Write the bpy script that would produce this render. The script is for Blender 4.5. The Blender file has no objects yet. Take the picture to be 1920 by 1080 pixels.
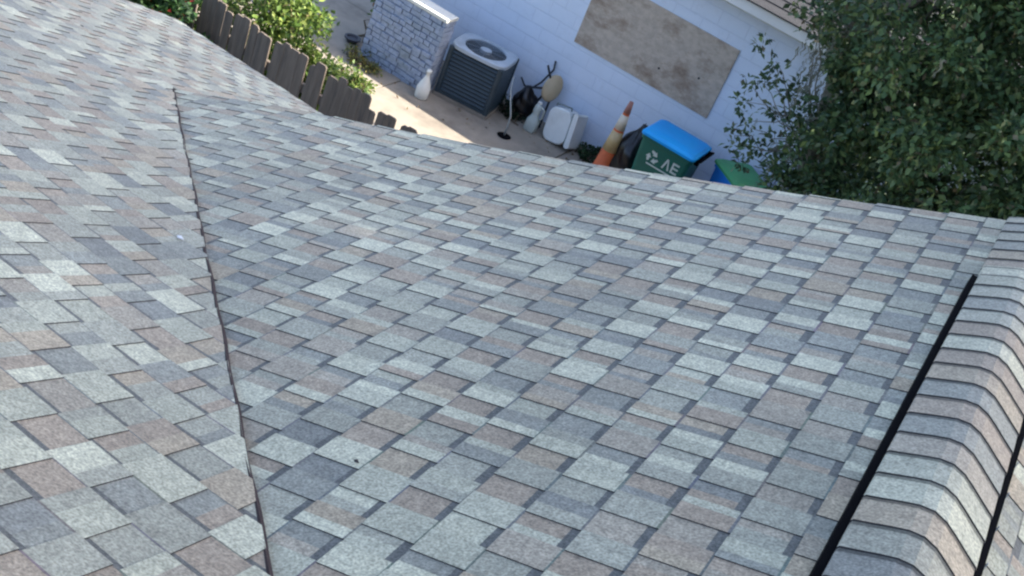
import bpy, bmesh, math, random
import numpy as np
from mathutils import Vector, Matrix

random.seed(11)
rng = np.random.default_rng(11)
SC = bpy.context.scene
COL = SC.collection
M12 = 5 / 12            # roof pitch
G = -5.0                # ground level (the ridge apex is z = 0)

# ------------------------------------------------------------------ camera
cam_d = bpy.data.cameras.new('camera')
cam = bpy.data.objects.new('camera', cam_d)
COL.objects.link(cam)
R_ = Vector((0.79880558, 0.49408412, 0.34320625))
U_ = Vector((-0.53466299, 0.32156019, 0.78149506))
F_ = Vector((-0.27576284, 0.80776229, -0.52103257))
mw = Matrix((R_, U_, -F_)).transposed().to_4x4()
mw.translation = Vector((-0.3164, 0.0, 1.4232))
cam.matrix_world = mw
cam_d.sensor_width = 36
cam_d.lens = 2137.26 / 1920 * 36
cam_d.clip_start = 0.05
cam_d.clip_end = 2000
SC.camera = cam

# ------------------------------------------------------------------ light
SUN = Vector((0.92, 0.42, 1.0)).normalized()
w = bpy.data.worlds.new("World")
SC.world = w
w.use_nodes = True
nt = w.node_tree
nt.nodes.clear()
sky = nt.nodes.new('ShaderNodeTexSky')
sky.sky_type = 'NISHITA'
sky.sun_disc = False
sky.sun_elevation = math.asin(SUN.z)
sky.sun_rotation = math.atan2(SUN.x, SUN.y)
sky.air_density = 0.8
sky.dust_density = 2.5
sky.ozone_density = 0.35
bg = nt.nodes.new('ShaderNodeBackground')
bg.inputs[1].default_value = 0.15
wo = nt.nodes.new('ShaderNodeOutputWorld')
nt.links.new(sky.outputs[0], bg.inputs[0])
nt.links.new(bg.outputs[0], wo.inputs[0])
sd = bpy.data.lights.new('sun', 'SUN')
sd.energy = 4.2
sd.angle = math.radians(0.5)
sd.color = (1.0, 0.93, 0.82)
so = bpy.data.objects.new('sun', sd)
COL.objects.link(so)
so.rotation_euler = (-SUN).to_track_quat('-Z', 'Y').to_euler()
SC.view_settings.view_transform = 'Standard'
SC.view_settings.look = 'None'
SC.view_settings.gamma = 1
SC.view_settings.exposure = 1.78
SC.cycles.filter_width = 2.3


# ------------------------------------------------------------------ materials
def node(nt, t, **kw):
    n = nt.nodes.new(t)
    for k, v in kw.items():
        setattr(n, k, v)
    return n


def mat(name, col, rough=0.7, var=0.15, scale=6.0, bump=0.0, bscale=60.0, metal=0.0, attr=None,
        stain=None, stain_scale=2.0, stain_amt=0.5, spec=0.5, transl=0.0):
    m = bpy.data.materials.new(name)
    m.use_nodes = True
    nt = m.node_tree
    L = nt.links.new
    b = nt.nodes['Principled BSDF']
    b.inputs['Roughness'].default_value = rough
    b.inputs['Metallic'].default_value = metal
    b.inputs['Specular IOR Level'].default_value = spec
    tc = node(nt, 'ShaderNodeTexCoord')
    if attr:
        a = node(nt, 'ShaderNodeAttribute', attribute_name=attr)
        src = a.outputs['Color']
    else:
        c = node(nt, 'ShaderNodeRGB')
        c.outputs[0].default_value = (*col, 1)
        src = c.outputs[0]
    n = node(nt, 'ShaderNodeTexNoise')
    n.inputs['Scale'].default_value = scale
    n.inputs['Detail'].default_value = 6
    n.inputs['Roughness'].default_value = 0.65
    L(tc.outputs['Object'], n.inputs['Vector'])
    mr = node(nt, 'ShaderNodeMapRange')
    mr.inputs[1].default_value = 0.25
    mr.inputs[2].default_value = 0.75
    mr.inputs[3].default_value = 1 - var
    mr.inputs[4].default_value = 1 + var
    L(n.outputs['Fac'], mr.inputs[0])
    mx = node(nt, 'ShaderNodeMix', data_type='RGBA', blend_type='MULTIPLY')
    mx.inputs[0].default_value = 1
    L(src, mx.inputs[6])
    L(mr.outputs[0], mx.inputs[7])
    src = mx.outputs[2]
    if stain:
        n2 = node(nt, 'ShaderNodeTexNoise')
        n2.inputs['Scale'].default_value = stain_scale
        n2.inputs['Detail'].default_value = 8
        n2.inputs['Roughness'].default_value = 0.7
        L(tc.outputs['Object'], n2.inputs['Vector'])
        r2 = node(nt, 'ShaderNodeMapRange')
        r2.inputs[1].default_value = 0.48
        r2.inputs[2].default_value = 0.68
        r2.inputs[3].default_value = 0
        r2.inputs[4].default_value = stain_amt
        L(n2.outputs['Fac'], r2.inputs[0])
        m2 = node(nt, 'ShaderNodeMix', data_type='RGBA')
        L(r2.outputs[0], m2.inputs[0])
        L(src, m2.inputs[6])
        m2.inputs[7].default_value = (*stain, 1)
        src = m2.outputs[2]
    L(src, b.inputs['Base Color'])
    if bump:
        n3 = node(nt, 'ShaderNodeTexNoise')
        n3.inputs['Scale'].default_value = bscale
        n3.inputs['Detail'].default_value = 5
        L(tc.outputs['Object'], n3.inputs['Vector'])
        bp = node(nt, 'ShaderNodeBump')
        bp.inputs['Strength'].default_value = bump
        bp.inputs['Distance'].default_value = 0.01
        L(n3.outputs['Fac'], bp.inputs['Height'])
        L(bp.outputs[0], b.inputs['Normal'])
    if transl:
        out = nt.nodes['Material Output']
        tr = node(nt, 'ShaderNodeBsdfTranslucent')
        L(src, tr.inputs['Color'])
        ms = node(nt, 'ShaderNodeMixShader')
        ms.inputs[0].default_value = transl
        L(b.outputs[0], ms.inputs[1])
        L(tr.outputs[0], ms.inputs[2])
        L(ms.outputs[0], out.inputs['Surface'])
    return m


def shingle_mat():
    """granule-coated asphalt: per-tab colour with fine mineral speckle"""
    m = bpy.data.materials.new('asphalt_shingle')
    m.use_nodes = True
    nt = m.node_tree
    L = nt.links.new
    b = nt.nodes['Principled BSDF']
    b.inputs['Roughness'].default_value = 0.85
    b.inputs['Specular IOR Level'].default_value = 0.35
    b.inputs['Sheen Weight'].default_value = 0.25
    b.inputs['Sheen Roughness'].default_value = 0.4
    tc = node(nt, 'ShaderNodeTexCoord')
    a = node(nt, 'ShaderNodeAttribute', attribute_name='Col')
    src = a.outputs['Color']
    for sc_, det, lo, hi, amt in ((150, 3, .3, .7, .38), (42, 4, .3, .7, .16), (1.3, 5, .3, .7, .14)):
        n = node(nt, 'ShaderNodeTexNoise')
        n.inputs['Scale'].default_value = sc_
        n.inputs['Detail'].default_value = det
        L(tc.outputs['Object'], n.inputs['Vector'])
        mr = node(nt, 'ShaderNodeMapRange')
        mr.inputs[1].default_value = lo
        mr.inputs[2].default_value = hi
        mr.inputs[3].default_value = 1 - amt
        mr.inputs[4].default_value = 1 + amt
        L(n.outputs['Fac'], mr.inputs[0])
        mx = node(nt, 'ShaderNodeMix', data_type='RGBA', blend_type='MULTIPLY')
        mx.inputs[0].default_value = 1
        L(src, mx.inputs[6])
        L(mr.outputs[0], mx.inputs[7])
        src = mx.outputs[2]
    L(src, b.inputs['Base Color'])
    n3 = node(nt, 'ShaderNodeTexNoise')
    n3.inputs['Scale'].default_value = 220
    n3.inputs['Detail'].default_value = 3
    L(tc.outputs['Object'], n3.inputs['Vector'])
    bp = node(nt, 'ShaderNodeBump')
    bp.inputs['Strength'].default_value = 0.5
    bp.inputs['Distance'].default_value = 0.003
    L(n3.outputs['Fac'], bp.inputs['Height'])
    L(bp.outputs[0], b.inputs['Normal'])
    return m


def block_wall_mat(name, col, rough_faces=0.0):
    """painted concrete blocks 0.4 x 0.2 m laid in running bond; joints only just show through the paint"""
    m = mat(name, col, rough=0.8, var=0.05, scale=1.6)
    nt = m.node_tree
    L = nt.links.new
    b = nt.nodes['Principled BSDF']
    tc = node(nt, 'ShaderNodeTexCoord')
    sx = node(nt, 'ShaderNodeSeparateXYZ')
    L(tc.outputs['Object'], sx.inputs[0])
    ad = node(nt, 'ShaderNodeMath', operation='ADD')
    L(sx.outputs[0], ad.inputs[0])
    L(sx.outputs[1], ad.inputs[1])
    cb = node(nt, 'ShaderNodeCombineXYZ')
    L(ad.outputs[0], cb.inputs[0])
    L(sx.outputs[2], cb.inputs[1])
    br = node(nt, 'ShaderNodeTexBrick')
    br.inputs['Scale'].default_value = 1
    br.inputs['Brick Width'].default_value = 0.4
    br.inputs['Row Height'].default_value = 0.2
    br.inputs['Mortar Size'].default_value = 0.009
    br.inputs['Mortar Smooth'].default_value = 0.5
    L(cb.outputs[0], br.inputs['Vector'])
    old = b.inputs['Base Color'].links[0].from_socket
    mx = node(nt, 'ShaderNodeMix', data_type='RGBA', blend_type='MULTIPLY')
    mr = node(nt, 'ShaderNodeMath', operation='MULTIPLY')
    mr.inputs[1].default_value = 0.12
    L(br.outputs['Fac'], mr.inputs[0])
    L(mr.outputs[0], mx.inputs[0])
    L(old, mx.inputs[6])
    mx.inputs[7].default_value = (.45, .5, .6, 1)
    # grime speckle and drips
    n2 = node(nt, 'ShaderNodeTexNoise')
    n2.inputs['Scale'].default_value = 5
    n2.inputs['Detail'].default_value = 8
    n2.inputs['Roughness'].default_value = .75
    L(tc.outputs['Object'], n2.inputs['Vector'])
    r2 = node(nt, 'ShaderNodeMapRange')
    r2.inputs[1].default_value = .55
    r2.inputs[2].default_value = .8
    r2.inputs[4].default_value = .3
    L(n2.outputs['Fac'], r2.inputs[0])
    m3 = node(nt, 'ShaderNodeMix', data_type='RGBA')
    L(r2.outputs[0], m3.inputs[0])
    L(mx.outputs[2], m3.inputs[6])
    m3.inputs[7].default_value = (.32, .36, .42, 1)
    L(m3.outputs[2], b.inputs['Base Color'])
    bp = node(nt, 'ShaderNodeBump', invert=True)
    bp.inputs['Strength'].default_value = 0.5
    bp.inputs['Distance'].default_value = 0.01
    L(br.outputs['Fac'], bp.inputs['Height'])
    n4 = node(nt, 'ShaderNodeTexNoise')
    n4.inputs['Scale'].default_value = 45
    n4.inputs['Detail'].default_value = 4
    L(tc.outputs['Object'], n4.inputs['Vector'])
    bp2 = node(nt, 'ShaderNodeBump')
    bp2.inputs['Strength'].default_value = 0.35
    bp2.inputs['Distance'].default_value = 0.006
    L(n4.outputs['Fac'], bp2.inputs['Height'])
    L(bp.outputs[0], bp2.inputs['Normal'])
    L(bp2.outputs[0], b.inputs['Normal'])
    return m


MT = {}
MT['shingle'] = shingle_mat()
MT['edge'] = mat('shingle_cut_edge', (.035, .033, .035), .95, .2, 30)
MT['tar'] = mat('roof_sealant', (.045, .027, .025), .9, .3, 25, .4, 40)
MT['black'] = mat('black_plastic', (.004, .004, .005), .9, .2, 20, spec=.05)
MT['deck'] = mat('roof_underside', (.25, .22, .18), .8, .2, 8)
MT['fascia'] = mat('white_trim_paint', (.82, .82, .80), .6, .06, 4, stain=(.45, .43, .38), stain_amt=.25)
MT['stucco'] = mat('house_wall_paint', (.5, .48, .44), .85, .08, 3, .3, 60)
MT['bluewall'] = block_wall_mat('pale_blue_block_wall', (.69, .77, .90))
MT['soffit'] = mat('soffit_paint', (.5, .52, .5), .8, .08, 5)
MT['nroof'] = mat('grey_roofing', (.032, .033, .038), .9, .35, 30, .6, 50)
MT['slab'] = mat('old_concrete', (.30, .26, .21), .9, .14, 3, .35, 60, stain=(.15, .125, .10), stain_scale=1.3, stain_amt=.65)
MT['soil'] = mat('dry_soil', (.17, .15, .10), .95, .3, 3, .6, 20, stain=(.07, .1, .035), stain_scale=1.1, stain_amt=.8)
MT['cmu'] = mat('weathered_block', (.34, .40, .52), .95, .3, 14, 1.0, 22, stain=(.22, .26, .27), stain_scale=4, stain_amt=.5)
MT['mortar'] = mat('recessed_mortar', (.17, .20, .27), .95, .2, 20)
MT['cap'] = mat('white_cap_block', (.72, .71, .64), .85, .1, 8)
MT['acdark'] = mat('dark_blue_grey_enamel', (.035, .056, .072), .45, .15, 8, spec=.4)
MT['acdeep'] = mat('dark_coil', (.006, .010, .013), .7, .2, 30)
MT['actop'] = mat('pale_grey_enamel', (.42, .48, .54), .4, .1, 8, stain=(.2, .22, .22), stain_amt=.4, stain_scale=5)
MT['acgrille'] = mat('grey_wire_grille', (.17, .21, .25), .45, .1, 10)
MT['whitep'] = mat('white_plastic', (.74, .76, .74), .45, .05, 6, stain=(.45, .45, .4), stain_scale=5, stain_amt=.3)
MT['seam'] = mat('grey_gasket', (.18, .22, .22), .7, .1, 20)
MT['milk'] = mat('milky_plastic', (.5, .56, .53), .4, .1, 10)
MT['green'] = mat('dark_green_plastic', (.010, .125, .09), .45, .12, 6)
MT['lgreen'] = mat('faded_green_plastic', (.06, .30, .12), .5, .1, 6, stain=(.1, .25, .13), stain_amt=.4)
MT['blue'] = mat('bright_blue_plastic', (.0, .36, .85), .45, .1, 3, stain=(.01, .24, .78), stain_amt=.5)
MT['dblue'] = mat('deep_blue_plastic', (.02, .22, .72), .45, .1, 5)
MT['decal'] = mat('white_decal', (.62, .68, .62), .6, .12, 30)
MT['orange'] = mat('orange_rubber', (.62, .13, .04), .5, .12, 12)
MT['collar'] = mat('sun_bleached_collar', (.52, .37, .17), .6, .15, 10, stain=(.6, .5, .36), stain_amt=.5, stain_scale=7)
MT['collar2'] = mat('pale_reflective_collar', (.68, .60, .48), .5, .1, 14)
MT['tip'] = mat('faded_red_tip', (.35, .16, .13), .6, .1, 14)
MT['bag'] = mat('black_bin_bag', (.008, .008, .01), .3, .2, 9, .8, 14)
MT['tan'] = mat('tan_vinyl', (.52, .40, .25), .55, .12, 8, stain=(.2, .2, .12), stain_amt=.5, stain_scale=4)
MT['metal'] = mat('dull_dark_metal', (.03, .035, .045), .4, .15, 10, metal=.3)
MT['pvc'] = mat('grey_pvc', (.28, .31, .32), .5, .1, 10)
MT['wood'] = mat('weathered_board', (.17, .135, .105), .9, .3, 5, .6, 30, stain=(.07, .062, .055), stain_scale=3, stain_amt=.8)
MT['ply'] = mat('weathered_plywood', (.50, .42, .345), .9, .25, 11, .5, 30, stain=(.22, .145, .095), stain_scale=3.2, stain_amt=.85)
MT['pot'] = mat('dark_pot', (.03, .03, .04), .6, .1, 10)
MT['bark'] = mat('oak_bark', (.17, .155, .13), .95, .3, 8, 1.0, 25, stain=(.28, .28, .25), stain_scale=5, stain_amt=.6)
MT['oakleaf'] = mat('oak_leaf', (0, 0, 0), .45, .1, 2, attr='Col', transl=.25, spec=.35)
MT['bushleaf'] = mat('shrub_leaf', (0, 0, 0), .5, .1, 2, attr='Col', transl=.35, spec=.35)
MT['moss'] = mat('grey_hanging_moss', (.20, .21, .165), .95, .3, 10, transl=.2)
MT['stem'] = mat('shrub_stem', (.12, .09, .06), .9, .2, 20)
MT['chip'] = mat('white_chip', (.8, .8, .8), .7)

# plywood: long-grain streaks
_nt = MT['ply'].node_tree
for _n in _nt.nodes:
    if _n.type == 'TEX_NOISE':
        mp = _nt.nodes.new('ShaderNodeMapping')
        mp.inputs['Scale'].default_value = (.75, 1, 1.15)
        _nt.links.new(_n.inputs['Vector'].links[0].from_socket, mp.inputs[0])
        _nt.links.new(mp.outputs[0], _n.inputs['Vector'])
_nt = MT['wood'].node_tree
for _n in _nt.nodes:
    if _n.type == 'TEX_NOISE':
        mp = _nt.nodes.new('ShaderNodeMapping')
        mp.inputs['Scale'].default_value = (5, 5, .5)
        _nt.links.new(_n.inputs['Vector'].links[0].from_socket, mp.inputs[0])
        _nt.links.new(mp.outputs[0], _n.inputs['Vector'])


# ------------------------------------------------------------------ helpers
def tag(o, label=None, cat=None, group=None, kind=None):
    if label:
        o['label'] = label
    if cat:
        o['category'] = cat
    if group:
        o['group'] = group
    if kind:
        o['kind'] = kind
    return o


def empty(name, loc, label, cat, rz=0, group=None):
    o = bpy.data.objects.new(name, None)
    COL.objects.link(o)
    o.location = loc
    o.rotation_euler = (0, 0, rz)
    o.empty_display_size = .1
    return tag(o, label, cat, group)


class MB:
    def __init__(s):
        s.v = []
        s.f = []
        s.c = []
        s.mi = []

    def poly(s, pts, col=(1, 1, 1), mi=0):
        n = len(s.v)
        s.v += [tuple(p) for p in pts]
        s.f.append(list(range(n, n + len(pts))))
        s.c.append(col)
        s.mi.append(mi)

    def faces(s, vs, fs, col=(1, 1, 1), mi=0):
        n = len(s.v)
        s.v += [tuple(p) for p in vs]
        for f in fs:
            s.f.append([i + n for i in f])
            s.c.append(col)
            s.mi.append(mi)

    def box(s, x0, x1, y0, y1, z0, z1, mi=0, M=None, col=(1, 1, 1)):
        vs = [Vector((x, y, z)) for z in (z0, z1) for y in (y0, y1) for x in (x0, x1)]
        if M is not None:
            vs = [M @ v for v in vs]
        s.faces(vs, [(0, 2, 3, 1), (4, 5, 7, 6), (0, 1, 5, 4), (2, 6, 7, 3), (0, 4, 6, 2), (1, 3, 7, 5)], col, mi)

    def rings(s, rings, mi=0, cap=(True, True), col=(1, 1, 1)):
        n = len(rings[0])
        vs = [p for r in rings for p in r]
        fs = []
        for k in range(len(rings) - 1):
            for i in range(n):
                a = k * n + i
                b = k * n + (i + 1) % n
                fs.append((a, b, b + n, a + n))
        if cap[0]:
            fs.append(tuple(reversed(range(n))))
        if cap[1]:
            o = (len(rings) - 1) * n
            fs.append(tuple(o + i for i in range(n)))
        s.faces(vs, fs, col, mi)

    def tube(s, pts, rad, n=8, mi=0, cap=True, col=(1, 1, 1)):
        pts = [Vector(p) for p in pts]
        if not hasattr(rad, '__len__'):
            rad = [rad] * len(pts)
        rr = []
        up = Vector((.13, .31, .94))
        for i, p in enumerate(pts):
            d = (pts[min(i + 1, len(pts) - 1)] - pts[max(i - 1, 0)]).normalized()
            a = d.cross(up)
            if a.length < .05:
                a = d.cross(Vector((1, 0, 0)))
            a.normalize()
            b = d.cross(a)
            rr.append([p + (a * math.cos(t) + b * math.sin(t)) * rad[i] for t in [k * 2 * math.pi / n for k in range(n)]])
        s.rings(rr, mi, (cap, cap), col)

    def lathe(s, prof, n=20, mi=0, M=None, col=(1, 1, 1)):
        rr = []
        for r, z in prof:
            ring = [Vector((r * math.cos(k * 2 * math.pi / n), r * math.sin(k * 2 * math.pi / n), z)) for k in range(n)]
            if M is not None:
                ring = [M @ p for p in ring]
            rr.append(ring)
        s.rings(rr, mi, (True, True), col)

    def build(s, name, mats, parent=None, smooth=False, color=False, bevel=0, weld=False):
        me = bpy.data.meshes.new(name)
        me.from_pydata(s.v, [], s.f)
        if not isinstance(mats, (list, tuple)):
            mats = [mats]
        for m in mats:
            me.materials.append(m)
        me.polygons.foreach_set('material_index', s.mi)
        if color:
            ca = me.color_attributes.new('Col', 'FLOAT_COLOR', 'CORNER')
            arr = []
            for f, c in zip(s.f, s.c):
                arr += [c[0], c[1], c[2], 1.0] * len(f)
            ca.data.foreach_set('color', arr)
        if smooth:
            me.polygons.foreach_set('use_smooth', [True] * len(s.f))
        me.update()
        o = bpy.data.objects.new(name, me)
        COL.objects.link(o)
        if parent:
            o.parent = parent
        if bevel:
            b = o.modifiers.new('bevel', 'BEVEL')
            b.width = bevel
            b.segments = 2
            b.limit_method = 'ANGLE'
            b.angle_limit = math.radians(40)
        return o


def rrect(w, d, r, z, n=5, cx=0, cy=0):
    """rounded rectangle ring"""
    pts = []
    for sx, sy, a0 in ((1, 1, 0), (-1, 1, 90), (-1, -1, 180), (1, -1, 270)):
        for k in range(n + 1):
            a = math.radians(a0 + 90 * k / n)
            pts.append(Vector((cx + sx * (w / 2 - r) + r * math.cos(a), cy + sy * (d / 2 - r) + r * math.sin(a), z)))
    return pts


# ------------------------------------------------------------------ shingle roofs
PAL = [((.49, .505, .385), 2.8), ((.405, .42, .325), 4), ((.265, .28, .24), 3.6), ((.335, .345, .275), 4.8),
       ((.33, .285, .215), 2.8), ((.37, .325, .235), 1.5), ((.225, .24, .215), 1.0), ((.345, .32, .25), 1.8)]
PW = [p[1] for p in PAL]


PAL = [((c[0] * 1.05, c[1] * .99, c[2] * .945), w_) for c, w_ in PAL]
PW_L = [4.6, 4.2, 1.6, 3.5, 1.8, 1.4, .3, 1.6]
PW_D = [.7, 1.2, 4.4, 3.6, 4.6, 1.2, 2.0, 2.4]


_last = [None]


def pick(wt=None):
    while True:                      # neighbouring tabs never get the same blend
        i = random.choices(range(len(PAL)), wt or PW)[0]
        if i != _last[0]:
            break
    _last[0] = i
    k = random.uniform(.92, 1.08)
    return tuple(x * k for x in PAL[i][0])


def clip(poly, planes):
    for a, b, c in planes:            # keep a*x + b*y <= c
        out = []
        n = len(poly)
        for i in range(n):
            p, q = poly[i], poly[(i + 1) % n]
            dp = a * p[0] + b * p[1] - c
            dq = a * q[0] + b * q[1] - c
            if dp <= 0:
                out.append(p)
            if (dp < 0) != (dq < 0) and dp != dq:
                t = dp / (dp - dq)
                out.append((p[0] + (q[0] - p[0]) * t, p[1] + (q[1] - p[1]) * t))
        poly = out
        if len(poly) < 3:
            return []
    return poly


def clipseg(p, q, planes):
    for a, b, c in planes:
        dp = a * p[0] + b * p[1] - c
        dq = a * q[0] + b * q[1] - c
        if dp > 0 and dq > 0:
            return None
        if dp > 0 or dq > 0:
            t = dp / (dp - dq)
            x = (p[0] + (q[0] - p[0]) * t, p[1] + (q[1] - p[1]) * t)
            if dp > 0:
                p = x
            else:
                q = x
    return p, q


def shingles(mb, to_xy, surf, nrm, planes, u0, u1, s0, s1, e, first, PER=.18):
    """u runs along the courses, s downslope (true slope length). to_xy(u,s)->plan x,y; surf(x,y)->z"""
    def P(xy, h):
        return Vector((xy[0], xy[1], surf(*xy))) + nrm * h

    def quad(ua, ub, sa, sb, ha, hb, col, mi=0):
        n = max(1, int((ub - ua) / .35))
        for k in range(n):
            a = ua + (ub - ua) * k / n
            b = ua + (ub - ua) * (k + 1) / n
            pl = clip([to_xy(a, sa), to_xy(b, sa), to_xy(b, sb), to_xy(a, sb)], planes)
            if len(pl) >= 3:
                out = []
                for p in pl:
                    s = inv_s(p)
                    t = (s - sa) / (sb - sa)
                    out.append(P(p, ha + (hb - ha) * t))
                mb.poly(out, col, mi)

    def wall(ua, sa, ub, sb, ha, hb, la, lb, mi=1):
        r = clipseg(to_xy(ua, sa), to_xy(ub, sb), planes)
        if r:
            p, q = r
            L0 = (Vector(to_xy(ub, sb)) - Vector(to_xy(ua, sa))).length
            tp = (Vector(p) - Vector(to_xy(ua, sa))).length / L0
            tq = (Vector(q) - Vector(to_xy(ua, sa))).length / L0
            f = lambda a, b, t: a + (b - a) * t
            mb.poly([P(p, f(ha, hb, tp)), P(q, f(ha, hb, tq)), P(q, f(la, lb, tq)), P(p, f(la, lb, tp))], (.04, .04, .04), mi)

    xa = to_xy(0, 0)
    xb = to_xy(0, 1)
    dx, dy = xb[0] - xa[0], xb[1] - xa[1]
    dd = dx * dx + dy * dy

    def inv_s(p):
        return ((p[0] - xa[0]) * dx + (p[1] - xa[1]) * dy) / dd

    k = first
    st = s0 + first * e
    B0, B1, T0, T1 = .0015, .0060, .0044, .0092       # base top/butt heights, tooth top/butt heights
    while st < s1:
        sb = st + e
        # base laminate with colour drops
        ug = u0 - .25 + (k % 2) * PER / 2 + (k // 2 % 3) * .018 + random.uniform(-.012, .012)
        u = ug
        while u < u1:
            ug += PER
            wdt = PER * random.uniform(.42, .53)                   # cut-out
            tw = ug + random.uniform(-.010, .010) - (u + wdt)      # tooth
            jit = random.uniform(-.002, .002)
            # cut-out: recessed base with printed dark band under the upper butt
            c = pick(PW_D)
            split = random.random() < .42
            cm = u + wdt * random.uniform(.35, .65)
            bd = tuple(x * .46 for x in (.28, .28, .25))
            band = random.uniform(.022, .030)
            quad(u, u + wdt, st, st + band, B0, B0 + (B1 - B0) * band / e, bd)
            if split:
                quad(u, cm, st + band, sb, B0 + (B1 - B0) * band / e, B1, c)
                quad(cm, u + wdt, st + band, sb, B0 + (B1 - B0) * band / e, B1, pick(PW_D))
            else:
                quad(u, u + wdt, st + band, sb, B0 + (B1 - B0) * band / e, B1, c)
            wall(u, sb, u + wdt, sb, B1, B1, 0, 0)
            # tooth
            a, b = u + wdt, u + wdt + tw
            c = pick(PW_L)
            nb_ = random.uniform(.006, .009)       # butt shadow of the course above painted into the colour, with its dirt line
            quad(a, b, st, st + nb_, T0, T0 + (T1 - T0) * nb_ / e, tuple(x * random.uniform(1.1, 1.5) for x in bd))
            if random.random() < .5:
                cm = a + tw * random.uniform(.3, .7)
                quad(a, cm, st + nb_, sb + jit, T0 + (T1 - T0) * nb_ / e, T1, c)
                quad(cm, b, st + nb_, sb + jit, T0 + (T1 - T0) * nb_ / e, T1, pick(PW_L))
            else:
                quad(a, b, st + nb_, sb + jit, T0 + (T1 - T0) * nb_ / e, T1, c)
            wall(a, sb + jit, b, sb + jit, T1, T1, 0, 0)
            wall(a, st, a, sb + jit, T0, T1, 0, 0)
            wall(b, st, b, sb + jit, T0, T1, 0, 0)
            u = b
        st = sb
        k += 1


KS = math.sqrt(1 + M12 * M12)


def sagf(x, y):
    t = max(0, min(1, -x / 3.6))
    q = max(0, min(1, (y - 1.5) / 3.2))
    return -.05 * math.sin(math.pi * t) * q * q * (3 - 2 * q)


def z_main(x, y):
    return M12 * x + sagf(x, y) * min(1, max(0, (x + y - .4) / 1.2))


def z_left(x, y):
    d = max(0, .4 - (x + y)) / 1.414
    z = M12 * (.4 - y)
    if y < 4.75 and d < .32:
        z += .028 * (1 - d / .32) ** 2      # shingles ramp up into the valley
    return z


def z_right(x, y):
    return -M12 * x


house = empty('house', (-2.0, 2.0, G), 'house under the camera with grey mottled asphalt shingle roof, ridge and valley', 'house')
HI = Matrix.Translation(house.location).inverted()


def under(o):                       # parts are modelled in world space
    o.parent = house
    o.matrix_parent_inverse = HI
    return o


RAKE = 4.74
mb = MB()
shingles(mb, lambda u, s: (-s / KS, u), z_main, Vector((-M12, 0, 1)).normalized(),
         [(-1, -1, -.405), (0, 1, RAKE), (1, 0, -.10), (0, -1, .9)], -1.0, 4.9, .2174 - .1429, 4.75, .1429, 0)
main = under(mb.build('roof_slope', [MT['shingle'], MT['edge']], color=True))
mb = MB()
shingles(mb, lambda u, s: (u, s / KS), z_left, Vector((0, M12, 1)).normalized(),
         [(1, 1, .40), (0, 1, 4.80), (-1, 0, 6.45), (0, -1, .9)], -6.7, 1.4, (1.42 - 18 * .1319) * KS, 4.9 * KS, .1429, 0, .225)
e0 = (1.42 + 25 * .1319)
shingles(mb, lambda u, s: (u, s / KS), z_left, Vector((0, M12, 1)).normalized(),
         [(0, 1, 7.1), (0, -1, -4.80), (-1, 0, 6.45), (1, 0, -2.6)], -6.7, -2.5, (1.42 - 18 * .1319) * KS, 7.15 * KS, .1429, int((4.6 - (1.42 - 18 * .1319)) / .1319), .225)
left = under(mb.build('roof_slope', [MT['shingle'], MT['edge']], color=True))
mb = MB()
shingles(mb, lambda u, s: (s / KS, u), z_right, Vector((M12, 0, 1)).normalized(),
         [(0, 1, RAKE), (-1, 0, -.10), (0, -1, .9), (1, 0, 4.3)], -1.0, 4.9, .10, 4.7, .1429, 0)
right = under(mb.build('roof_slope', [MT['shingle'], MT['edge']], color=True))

# decks, fascia and walls under the shingles
mb = MB()
t = .12


def slab(pts, zf, dz0, dz1, mi=0):
    top = [Vector((x, y, zf(x, y) - dz0)) for x, y in pts]
    bot = [Vector((x, y, zf(x, y) - dz1)) for x, y in pts]
    n = len(pts)
    mb.faces(top + bot, [tuple(range(n)), tuple(reversed(range(n, 2 * n)))] + [(i, (i + 1) % n, (i + 1) % n + n, i + n) for i in range(n)], mi=mi)


zm = lambda x, y: M12 * x - .055
slab([(0, -.9), (0, RAKE - .02), (-4.33, RAKE - .02), (.4 + .9, -.9)][:3] + [(.4 - -.9, -.9)], zm, .0, .10) if False else None
slab([(-.0, .42), (-.0, RAKE - .02), (-4.33, RAKE - .02)], zm, 0, .1)
slab([(0, -.9), (0, RAKE - .02), (4.3, RAKE - .02), (4.3, -.9)], lambda x, y: -M12 * x, .006, .11)
slab([(-6.43, -.9), (1.28, -.9), (-3.35, 3.74), (-4.36, 4.74), (-6.43, 4.74)], lambda x, y: M12 * (.4 - y), .006, .11)
slab([(-6.43, 4.745), (-2.6, 4.745), (-2.6, 7.08), (-6.43, 7.08)], lambda x, y: M12 * (.4 - y), .006, .11)
under(mb.build('roof_deck', MT['deck']))
for (x0, y0, x1, y1, zf) in ((-6.46, 7.1, -2.6, 7.1, z_left), (-6.46, -.9, -6.46, 7.1, z_left), (4.3, -.9, 4.3, RAKE, z_right)):
    mb = MB()
    a = Vector((x0, y0, zf(x0, y0) - .012))
    b = Vector((x1, y1, zf(x1, y1) - .012))
    d = (b - a).normalized()
    n = Vector((d.y, -d.x, 0)).normalized() * .022
    if n.x * (x0 + 2) + n.y * (y0 - 3) < 0:
        n = -n
    vs = [a, b, b + n, a + n]
    vs2 = [v - Vector((0, 0, .16)) for v in vs]
    mb.faces(vs + vs2, [(0, 1, 2, 3), (7, 6, 5, 4), (0, 4, 5, 1), (1, 5, 6, 2), (2, 6, 7, 3), (3, 7, 4, 0)])
    under(mb.build('fascia', MT['fascia']))
mb = MB()
mb.poly([(-6.1, 4.45, G), (4.0, 4.45, G), (4.0, 4.45, -M12 * 4.0 - .12), (0, 4.45, -.12), (-4.1, 4.45, M12 * -4.1 - .12), (-6.1, 4.45, -1.85)])
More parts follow.
